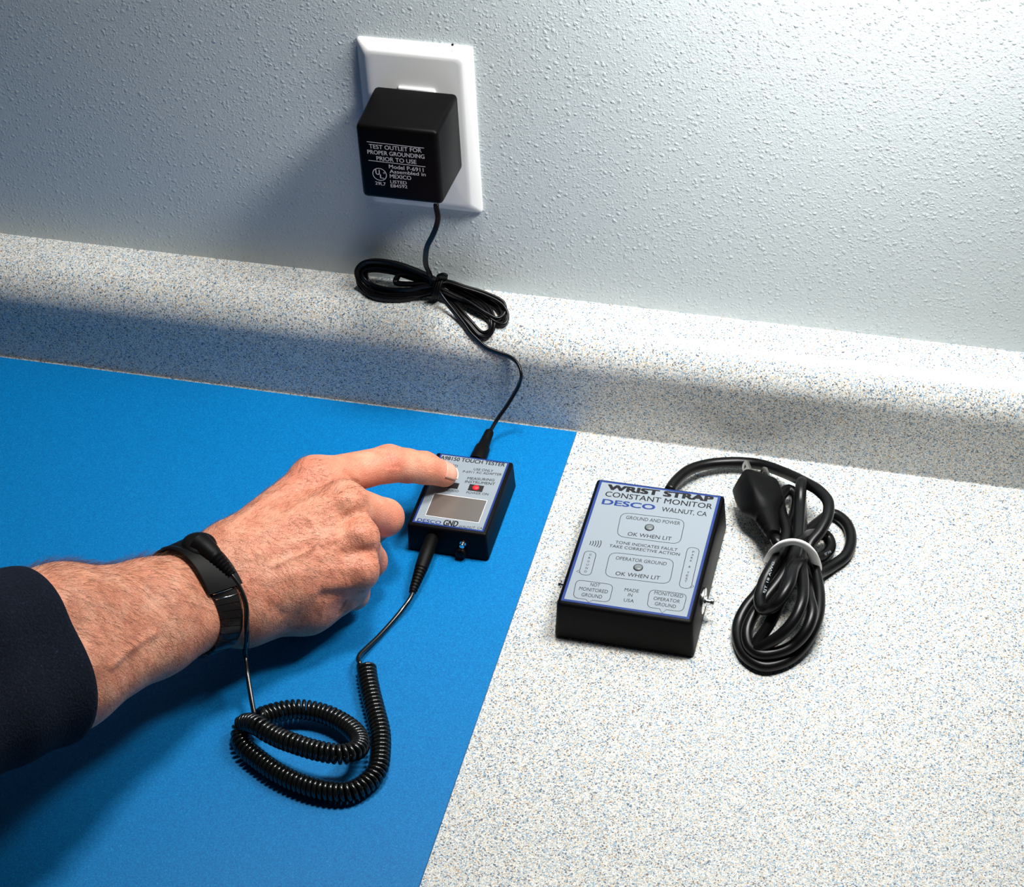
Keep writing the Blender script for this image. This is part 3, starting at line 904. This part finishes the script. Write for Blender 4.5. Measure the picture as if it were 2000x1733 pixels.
def hit(x, y):
    return march(CAM[None] + ray(x, y)[None] * 900, ray(x, y)[None])[0]


def build_arm():
    H = 0.8
    allc = [c for g in groups for c in g[0]]
    lo = np.min([np.minimum(c[0] - c[2], c[1] - c[3]) for c in allc], 0) - 3
    hi = np.max([np.maximum(c[0] + c[2], c[1] + c[3]) for c in allc], 0) + 3
    dims = np.ceil((hi - lo) / H).astype(int) + 1
    axes = [lo[i] + np.arange(dims[i]) * H for i in range(3)]
    tot = np.full(dims, 50.0, np.float32)
    for caps_, k, ku in groups:
        g = np.full(dims, 50.0, np.float32)
        for c in caps_:
            m = 9.0 + k
            bl = np.minimum(c[0] - c[2], c[1] - c[3]) - m; bh = np.maximum(c[0] + c[2], c[1] + c[3]) + m
            i0 = np.maximum(((bl - lo) / H).astype(int), 0); i1 = np.minimum(((bh - lo) / H).astype(int) + 1, dims)
            X = axes[0][i0[0]:i1[0]][:, None, None]; Y = axes[1][i0[1]:i1[1]][None, :, None]; Z = axes[2][i0[2]:i1[2]][None, None, :]
            a, b, ra, rb = c; ab = b - a; L2 = max(ab.dot(ab), 1e-9)
            t = np.clip(((X - a[0]) * ab[0] + (Y - a[1]) * ab[1] + (Z - a[2]) * ab[2]) / L2, 0, 1).astype(np.float32)
            d = np.sqrt((X - a[0] - t * ab[0]) ** 2 + (Y - a[1] - t * ab[1]) ** 2 + (Z - a[2] - t * ab[2]) ** 2) - (ra + (rb - ra) * t)
            sl = tuple(slice(i0[i], i1[i]) for i in range(3))
            g[sl] = smin(g[sl], d.astype(np.float32), k)
        tot = g if ku is None else smin(tot, g, ku)
    # cut where the sleeve hides the rest
    S_ = tot
    ins = S_ < 0
    nx, ny, nz_ = dims
    cnt = np.zeros((nx - 1, ny - 1, nz_ - 1), np.int8)
    for dx in (0, 1):
        for dy in (0, 1):
            for dz in (0, 1):
                cnt += ins[dx:nx - 1 + dx, dy:ny - 1 + dy, dz:nz_ - 1 + dz]
    act = np.argwhere((cnt > 0) & (cnt < 8))
    idx = -np.ones(cnt.shape, np.int64); idx[act[:, 0], act[:, 1], act[:, 2]] = np.arange(len(act))
    acc = np.zeros((len(act), 3)); num = np.zeros(len(act))
    corners = [(a, b, c) for a in (0, 1) for b in (0, 1) for c in (0, 1)]
    for c0 in corners:
        for ax_ in range(3):
            if c0[ax_] == 1: continue
            c1_ = list(c0); c1_[ax_] = 1
            v0 = S_[act[:, 0] + c0[0], act[:, 1] + c0[1], act[:, 2] + c0[2]]
            v1 = S_[act[:, 0] + c1_[0], act[:, 1] + c1_[1], act[:, 2] + c1_[2]]
            m = (v0 < 0) != (v1 < 0)
            t = np.where(m, v0 / np.where(m, v0 - v1, 1), 0)
            pt_ = np.tile(np.array(c0, float), (len(act), 1)); pt_[:, ax_] = t
            acc[m] += pt_[m]; num[m] += 1
    V = lo + (act + acc / num[:, None]) * H
    F = []
    for ax_ in range(3):
        o1, o2 = [(1, 2), (2, 0), (0, 1)][ax_]
        s0 = [slice(0, None)] * 3; s1 = [slice(0, None)] * 3
        s0[ax_] = slice(0, -1); s1[ax_] = slice(1, None)
        A, Bb = ins[tuple(s0)], ins[tuple(s1)]
        e = np.argwhere(A != Bb)
        e = e[(e[:, o1] > 0) & (e[:, o2] > 0) & (e[:, o1] < dims[o1] - 1) & (e[:, o2] < dims[o2] - 1)]
        flip = A[e[:, 0], e[:, 1], e[:, 2]]

        def cell(da, db):
            q = e.copy(); q[:, o1] -= da; q[:, o2] -= db
            return idx[q[:, 0], q[:, 1], q[:, 2]]
        q = np.stack([cell(1, 1), cell(0, 1), cell(0, 0), cell(1, 0)], 1)
        q[~flip] = q[~flip][:, ::-1]
        F.append(q)
    F = np.concatenate(F)
    return V, F


AV, AF = build_arm()
AN = np.zeros_like(AV)
CH = 40000
for i in range(0, len(AV), CH):
    AN[i:i + CH] = grad(AV[i:i + CH])


def seg_dist(p, a, b):
    ab = b - a; t = np.clip(((p - a) @ ab) / max(ab.dot(ab), 1e-9), 0, 1)
    return np.linalg.norm(p - a - t[:, None] * ab, axis=1)


def ridge(pts, amp, w, wob=0):
    hp = [hit(*q) for q in pts]
    hp = spline(hp, 3.0)
    dm = np.full(len(AV), 99.0)
    lo = hp.min(0) - 4 * w; hi = hp.max(0) + 4 * w
    m = np.all((AV > lo) & (AV < hi), axis=1)
    sub = AV[m]; dd = np.full(len(sub), 99.0)
    for a, b in zip(hp[:-1], hp[1:]):
        dd = np.minimum(dd, seg_dist(sub, a, b))
    dm[m] = dd
    return amp * np.exp(-(dm / w) ** 2)


def c4(x, y): return (360 + x / 3.7037, 840 + y / 3.7037)


disp = np.zeros(len(AV))
# tendons
disp += ridge([c4(300, 720), c4(560, 520), c4(870, 360)], 1.1, 3.2)
disp += ridge([c4(420, 800), c4(780, 640), c4(1150, 500)], 0.8, 3.0)
disp += ridge([c4(470, 920), c4(850, 800), c4(1250, 740)], 0.7, 3.0)
disp += ridge([c4(600, 1080), c4(900, 1030), c4(1250, 1000)], 0.6, 3.2)
# veins
disp += ridge([c4(640, 985), c4(760, 925), c4(860, 895), c4(935, 830), c4(960, 740), c4(900, 640)], 0.9, 1.7)
disp += ridge([c4(700, 640), c4(800, 560), c4(900, 500), c4(1050, 480)], 0.6, 1.7)
disp += ridge([c4(1000, 830), c4(1100, 790), c4(1200, 720)], 0.5, 1.6)
disp += ridge([c4(520, 1120), c4(600, 1250), c4(700, 1330)], -0.7, 3.5)
# hollows between the knuckles and folds
disp += ridge([c4(1050, 470), c4(1130, 420), c4(1200, 400)], -1.0, 3.2)
disp += ridge([c4(1150, 650), c4(1240, 600), c4(1290, 590)], -1.3, 3.0)
disp += ridge([c4(1150, 900), c4(1260, 880), c4(1350, 870)], -1.2, 3.0)
disp += ridge([c4(1010, 1200), c4(1140, 1190), c4(1260, 1180)], -1.6, 3.5)
disp += ridge([c4(1120, 1330), c4(1150, 1280), c4(1170, 1240)], -0.9, 1.2)
disp += ridge([c4(1190, 1290), c4(1230, 1275)], 1.0, 3.0)
# wrinkles over the index PIP joint and its last joint
for dx in (-30, 0, 26, 50):
    disp += ridge([c4(1440 + dx, 150), c4(1475 + dx, 190), c4(1500 + dx, 235), c4(1500 + dx, 270)], -0.75, 1.0)
disp += ridge([c4(1500, 180), c4(1530, 225), c4(1500, 265)], 0.5, 2.5)
for dx in (-14, 8):
    disp += ridge([c4(1770 + dx, 190), c4(1785 + dx, 240), c4(1790 + dx, 290)], -0.25, 0.9)
disp += ridge([c4(1160, 300), c4(1200, 350), c4(1250, 380)], -0.6, 1.4)
# forearm muscle relief
c5 = lambda x, y: (x / 3.4654, 1000 + y / 3.4654)
disp += ridge([c5(700, 1150), c5(900, 1000), c5(1100, 850)], -1.6, 9.0)
disp += ridge([c5(760, 1050), c5(930, 900), c5(1060, 820)], 0.9, 2.2)
disp += ridge([c5(1250, 560), c5(1380, 640), c5(1430, 740)], 2.2, 12.0)
rng = np.random.default_rng(3)
AV2 = AV + AN * disp[:, None]
red = np.zeros(len(AV))
for q, rr2, am in ((c4(900, 290), 18, .75), (c4(1500, 220), 13, .8), (c4(1330, 380), 13, .7), (c4(1850, 330), 13, .6), (c4(1480, 650), 15, .55), (c4(1300, 720), 14, .5), (c4(1330, 950), 14, .5), (c4(1100, 1150), 20, .6), (c4(500, 1150), 16, .35), (c4(1100, 300), 14, .5), (c4(1450, 950), 14, .6)):
    c = hit(*q); red = np.maximum(red, am * np.exp(-(np.linalg.norm(AV - c, axis=1) / rr2) ** 2))

_c = hit(*c5(850, 755)); red = np.maximum(red, 1.3 * np.exp(-(np.linalg.norm(AV - _c, axis=1) / 1.3) ** 2))
red = np.maximum(red, 0.20 * np.clip(((AV - h_['Wr']) @ ((iM - h_['Wr']) / np.linalg.norm(iM - h_['Wr']))) / 60 + .3, 0, 1))
me = bpy.data.meshes.new('body')
me.vertices.add(len(AV2)); me.vertices.foreach_set('co', (AV2 * S).astype(np.float32).ravel())
me.loops.add(AF.size); me.loops.foreach_set('vertex_index', AF.astype(np.int32).ravel())
me.polygons.add(len(AF)); me.polygons.foreach_set('loop_start', np.arange(0, AF.size, 4, dtype=np.int32))
me.update(calc_edges=True); me.validate()
at = me.attributes.new('redness', 'FLOAT', 'POINT'); at.data.foreach_set('value', red.astype(np.float32))
body = link_mesh('person', me, M_SKIN, None, smooth=True)
body['label'] = 'person in a dark navy sleeve pressing the small tester with an extended index finger'
body['category'] = 'person'

# fingernail of the index finger
def nail(tip, prev, upx, wn, ln, name):
    axd = tip - prev; axd /= np.linalg.norm(axd)
    n0 = np.asarray(upx, float); n0 -= n0.dot(axd) * axd; n0 /= np.linalg.norm(n0)
    sd = np.cross(axd, n0)
    NU, NV = 13, 13; V = []; F = []; rays_o = []; rays_d = []
    for i in range(NU):
        for j in range(NV):
            u = (i / (NU - 1) * 2 - 1); v = j / (NV - 1)
            wv = wn * (1 - 0.16 * (1 - v)) * math.sqrt(max(0, 1 - max(0, (v - .80) / .42) ** 2))
            ang = u * 0.80
            dirr = -(math.cos(ang) * n0 + math.sin(ang) * sd)
            base = tip + axd * (v * ln - ln * .42 - (0.10 * ln) * (u * u) * (v))
            rays_o.append(base - dirr * 30 * 1.0); rays_d.append(dirr)
    pts = march(np.array(rays_o), np.array(rays_d), off=0.32)
    for i in range(NU - 1):
        for j in range(NV - 1):
            F.append((i * NV + j, i * NV + j + 1, (i + 1) * NV + j + 1, (i + 1) * NV + j))
    m = MB().add(pts, F)
    o = m.build(name, M_NAIL, body, smooth=True)
    so = o.modifiers.new('s', 'SOLIDIFY'); so.thickness = 0.5 * S; so.offset = -1
    return pts.reshape(NU, NV, 3)


npz = nail(iT, iD, hit(873, 913) - iT, 5.5, 10.5, 'fingernail')
edge = npz[:, -1]; edge2 = npz[:, -2]
tipm = MB().tube(spline(edge[1:-1], 0.6), 0.55, n=6).build('nail_edge', M_NAILTIP, body, smooth=True, label='pale free edge of the nail')

# sleeve: knitted cuff over the forearm
def sections(o0, o1, n): return [o0 + (o1 - o0) * t for t in np.linspace(0, 1, n)]


cA = (px(402, 1122, 60) + px(440, 1186, 47)) / 2
cB = (h_['Fr'] + h_['Fu']) / 2; cC = (h_['F2r'] + h_['F2u']) / 2
adir = cA - cB; adir /= np.linalg.norm(adir)
su = (h_['Fr'] - h_['Fu']); su -= su.dot(adir) * adir; su /= np.linalg.norm(su); sv = np.cross(adir, su)
V = []; F = []; NR = 72
cuff_c = cB + adir * -14.0
stations = [(-7, 0.4), (-2.0, 1.2), (0.0, 2.4), (-1.0, 3.8)] + [(-4 - 4 * k, 4.2) for k in range(22)] + [(-100 - 8 * k, 5.0) for k in range(1, 8)]
for k, (s_, off) in enumerate(stations):
    c = cuff_c + adir * s_
    ro = []; rd = []
    for j in range(NR):
        a_ = 2 * math.pi * j / NR
        d = math.cos(a_) * su + math.sin(a_) * sv
        ro.append(c + d * 90); rd.append(-d)
    hp = march(np.array(ro), np.array(rd), 80.0, off)
    if k > 3:
        for j in range(NR):
            a_ = 2 * math.pi * j / NR
            fold = 1.6 * math.exp(-((a_ - 5.4 - .012 * s_ - .35 * math.sin(s_ * .05)) / .16) ** 2) * min(1, -s_ / 20)
            fold += 0.9 * math.sin(s_ * .16 + 2 * math.sin(a_)) * min(1, max(0, (-s_ - 10) / 30))
            d = math.cos(a_) * su + math.sin(a_) * sv
            hp[j] = hp[j] + d * fold
    V += list(hp)
for i in range(len(stations) - 1):
    for j in range(NR):
        k = (j + 1) % NR; F.append((i * NR + j, i * NR + k, (i + 1) * NR + k, (i + 1) * NR + j))
F.append(tuple((len(stations) - 1) * NR + j for j in range(NR)))
MB().add(V, F).build('sleeve', M_KNIT, body, smooth=True, label='dark navy knitted sleeve')

# arm hair: fine strands lying along the skin
def build_hair(count):
    cen = AV2[AF].mean(1)
    nm = AN[AF[:, 0]]
    arm_s = (cen - cA) @ adir                     # + towards the fingers
    ok = (nm[:, 2] > -0.2) & (arm_s > -((cA - cuff_c) @ adir) + 1) & (arm_s < 75)
    # no hair on the fingers, on the strap band or past the knuckles
    kx = np.min([np.linalg.norm(cen - k_, axis=1) for k_ in (iP, iD, iT, mP, rP, pP, mD, rD)], 0)
    ok &= kx > 19
    ids = np.nonzero(ok)[0]
    pick = rng.choice(ids, min(count, len(ids)), replace=False)
    V = []; F = []
    for f in pick:
        p = cen[f]; n = nm[f]; s_ = arm_s[f]
        d = adir * 0.55 - su * 0.75 + rng.normal(0, .28, 3) if s_ < 20 else adir * 0.75 - su * 0.45 + rng.normal(0, .3, 3)
        d = d - d.dot(n) * n; d /= np.linalg.norm(d)
        L = rng.uniform(4.5, 9.5) if s_ < 0 else rng.uniform(2.5, 5.5)
        lift = rng.uniform(.10, .45) if s_ < 0 else rng.uniform(.08, .28)
        side_ = np.cross(n, d); bend = rng.normal(0, .25)
        w0 = rng.uniform(.035, .06)
        base = len(V)
        for k in range(4):
            t = k / 3
            c = p - n * .1 + d * L * t + n * (L * lift * math.sin(t * 1.9) + .1) + side_ * bend * L * t * t * .6
            w = w0 * (1 - .75 * t)
            V += [c + side_ * w, c - side_ * w * .5 + n * w * .86, c - side_ * w * .5 - n * w * .86]
        for k in range(3):
            for j in range(3):
                a_ = base + k * 3 + j; b_ = base + k * 3 + (j + 1) % 3
                F.append((a_, b_, b_ + 3, a_ + 3))
    me = bpy.data.meshes.new('arm_hair'); me.from_pydata((np.array(V) * S).tolist(), [], F); me.update()
    o = link_mesh('arm_hair', me, M_HAIR, body, smooth=True, label='fine brown arm hair')
    o['kind'] = 'stuff'
    return o


build_hair(8000)

# ------------------------------------------------------------------ wrist strap
ws = empty('wrist_strap', cA, 'black grounding wrist strap with metal link band worn on the wrist', 'wrist strap')
wdir = adir * 1.0
band_c = cA + adir * -18.0
wu = su.copy(); wv = sv.copy()


def ringpts(s, off, a0, a1, n):
    ro = []; rd = []
    for a_ in np.linspace(a0, a1, n):
        d = math.cos(a_) * wu + math.sin(a_) * wv
        ro.append(band_c + wdir * s + d * 70); rd.append(-d)
    return march(np.array(ro), np.array(rd), off=off)


def shell(a0, a1, s0, s1, o_in, o_out, n, mat, name, parent, label=None, bev=True):
    """curved plate hugging the wrist from angle a0 to a1"""
    prof_ = [(s0, o_in), (s0, o_out - .5), (s0 + .5, o_out), (s1 - .5, o_out), (s1, o_out - .5), (s1, o_in)]
    rows = [ringpts(s_, o_, a0, a1, n) for (s_, o_) in prof_]
    V = []; F = []
    m = len(prof_)
    for i in range(n):
        for r_ in range(m): V.append(rows[r_][i])
    for i in range(n - 1):
        for r_ in range(m):
            k = (r_ + 1) % m
            F.append((i * m + r_, i * m + k, (i + 1) * m + k, (i + 1) * m + r_))
    F.append(tuple(range(m))); F.append(tuple((n - 1) * m + r_ for r_ in range(m)))
    return MB().add(V, F).build(name, mat, parent, auto=40, label=label)


shell(0.02, 2 * math.pi - 0.02, -6, 6, 0.1, 1.0, 60, M_RUBBER, 'band', ws)

# black metal expansion links round the ulnar side and under the wrist
NL = 24
for i in range(NL):
    a0 = math.radians(97 + i * 8.0)
    shell(a0 + .006, a0 + math.radians(8.0) - .006, -6.2, 6.2, 0.9, 2.6 + (0.15 if i % 2 else 0), 4, M_LINK, 'link', ws)
# smooth cover plate on top of the wrist
shell(math.radians(-12), math.radians(96), -9.4, 9.2, 0.9, 3.9, 30, M_RUBBER, 'cover', ws)
shell(math.radians(0), math.radians(90), -7.4, -5.6, 3.8, 4.7, 26, M_LINK, 'ridge', ws, label='shiny raised ridge along the cover')
e0 = ringpts(-6.0, 2.9, math.radians(97.4), math.radians(97.4), 1)[0]; e1_ = ringpts(6.0, 2.9, math.radians(97.4), math.radians(97.4), 1)[0]
e2a = ringpts(-5.5, 2.8, math.radians(105.2), math.radians(105.2), 1)[0]; e2b = ringpts(6.0, 2.8, math.radians(105.2), math.radians(105.2), 1)[0]
MB().tube([e2a, (e2a + e2b) / 2, e2b], 0.3, n=8).build('hinge_pin', M_STEEL, ws, smooth=True, label='bright metal hinge pin')
MB().tube([e0, (e0 + e1_) / 2, e1_], 0.42, n=8).build('hinge_pin', M_STEEL, ws, smooth=True, label='bright metal hinge pin')

# ------------------------------------------------------------------ coiled ground cord
cc_o = empty('coiled_ground_cord', px(600, 1450, 2), 'black coiled ground cord looped on the blue mat between the wrist strap and the tester', 'cord')
c5p = lambda x, y: c5(x, y)
c6 = lambda x, y: (430 + x / 3.466, 1100 + y / 3.466)


def surf(x, y, off):
    h = hit(x, y); n = grad(h[None])[0]
    return h + n * off, n


s0, n0 = surf(389, 1080, 3.8); s1, n1 = surf(423, 1099, 5.2); s2, n2 = surf(452, 1128, 4.4)
MB().lathe(s0 - n0 * .5, n0, [(0, 9.6), (2.2, 9.6), (3.8, 9.0), (4.8, 7.2), (5.4, 3.5)], 28).build('snap_cap', M_RUBBER, cc_o, auto=50)
bt = spline([s0 + n0 * 1.5, (s0 + s1) / 2 + n0 * 1.5, s1, s2], 1.0)
nb = len(bt)
rad_ = []
for i in range(nb):
    t_ = i / (nb - 1); r_ = 7.4 * (1 - t_) + 2.5 * t_
    if t_ > .45: r_ += 0.35 * (1 if (i // 1) % 2 else -1)
    rad_.append(r_)
MB().tube(bt, rad_, n=16).build('strain_relief', M_RUBBER, cc_o, auto=60)
d1 = s2 + (bt[-1] - bt[-3]) * 0.0
s3, _ = surf(466, 1150, 3.4); s4, _ = surf(476, 1180, 4.0); s5, _ = surf(477, 1215, 5.0)
lead = [bt[-2], s2 + (s3 - s2) * .25, s3, s4, s5, surf(478, 1238, 5.0)[0], px(479, 1279, 31), px(484, 1320, 27), px(491, 1365, 22), px(497, 1397, 18)]
MB().tube(spline(lead, 1.2), 1.35, n=12).build('straight_lead', M_COIL, cc_o, smooth=True)
G = lambda x, y, z: P(*c6(x, y), z=z)
coilp = [G(245, 1030, 16), G(265, 1045, 14), G(300, 1035, 13), G(380, 1010, 12), G(530, 990, 11), G(700, 1020, 10), G(850, 1095, 10), G(930, 1170, 12), G(945, 1235, 15), G(900, 1280, 19), G(820, 1295, 21), G(700, 1280, 22), G(600, 1255, 22), G(480, 1215, 22),
         G(400, 1185, 21), G(330, 1150, 21), G(260, 1105, 21), G(205, 1085, 17), G(155, 1100, 11), G(140, 1160, 7.9), G(160, 1240, 7.8), G(260, 1330, 7.8), G(390, 1420, 7.8), G(560, 1500, 7.8), G(740, 1545, 7.8), G(880, 1545, 7.8),
         G(1000, 1480, 7.8), G(1065, 1400, 7.9), G(1085, 1290, 7.8), G(1085, 1150, 7.8), G(1050, 1000, 7.8), G(1020, 880, 7.8), G(1000, 780, 7.8), G(990, 700, 8.0)]
cpth = spline(coilp, 0.5)
RC, RWIRE, PITCH = 4.45, 1.27, 2.8
s_ = np.concatenate([[0], np.cumsum(np.linalg.norm(np.diff(cpth, axis=0), axis=1))])
Tn = np.gradient(cpth, axis=0); Tn /= np.linalg.norm(Tn, axis=1)[:, None]
u = np.array([0, 0, 1.]); U = []
for i in range(len(cpth)):
    u = u - u.dot(Tn[i]) * Tn[i]; u /= np.linalg.norm(u); U.append(u.copy())
U = np.array(U); Wv = np.cross(Tn, U)
n_t = int(s_[-1] / PITCH * 18)
sq = np.linspace(0, s_[-1], n_t)
ph = sq / PITCH * 2 * math.pi
ip = lambda A: np.stack([np.interp(sq, s_, A[:, k]) for k in range(3)], 1)
hel = ip(cpth) + RC * (np.cos(ph)[:, None] * ip(U) + np.sin(ph)[:, None] * ip(Wv))
MB().tube(hel, RWIRE, n=8).build('coil', M_COIL, cc_o, smooth=True)
# lead from the coil to the tester plug
pl = [hel[-4], hel[-1], G(934, 655, 9.5), G(945, 622, 8.5), G(975, 590, 7), G(1080, 490, 5), G(1220, 330, 6), G(1280, 250, 8), G(1305, 200, 9)]
MB().tube(spline(pl, 1.0), 1.35, n=12).build('straight_lead', M_COIL, cc_o, smooth=True)
qa = P(*c4(1795, 775), y=fyt + .5); qb = P(*c4(1650, 1175), z=8.5)
dq = qb - qa; Lq = np.linalg.norm(dq)
prof_ = [(-2, 2.4), (0, 3.2), (1, 3.9), (Lq * .35, 4.2), (Lq * .55, 3.9)]
k = Lq * .55
while k < Lq - 1:
    f_ = (k - Lq * .55) / (Lq * .45); r_ = 3.9 * (1 - f_) + 2.3 * f_
    prof_ += [(k + .3, r_), (k + 1.3, r_ - .1), (k + 1.5, r_ - .6), (k + 2.1, r_ - .6)]; k += 2.2
prof_ += [(Lq, 2.2), (Lq + .4, 1.5)]
MB().lathe(qa, dq, prof_, 20).build('plug_sleeve', M_RUBBER, cc_o, auto=50)
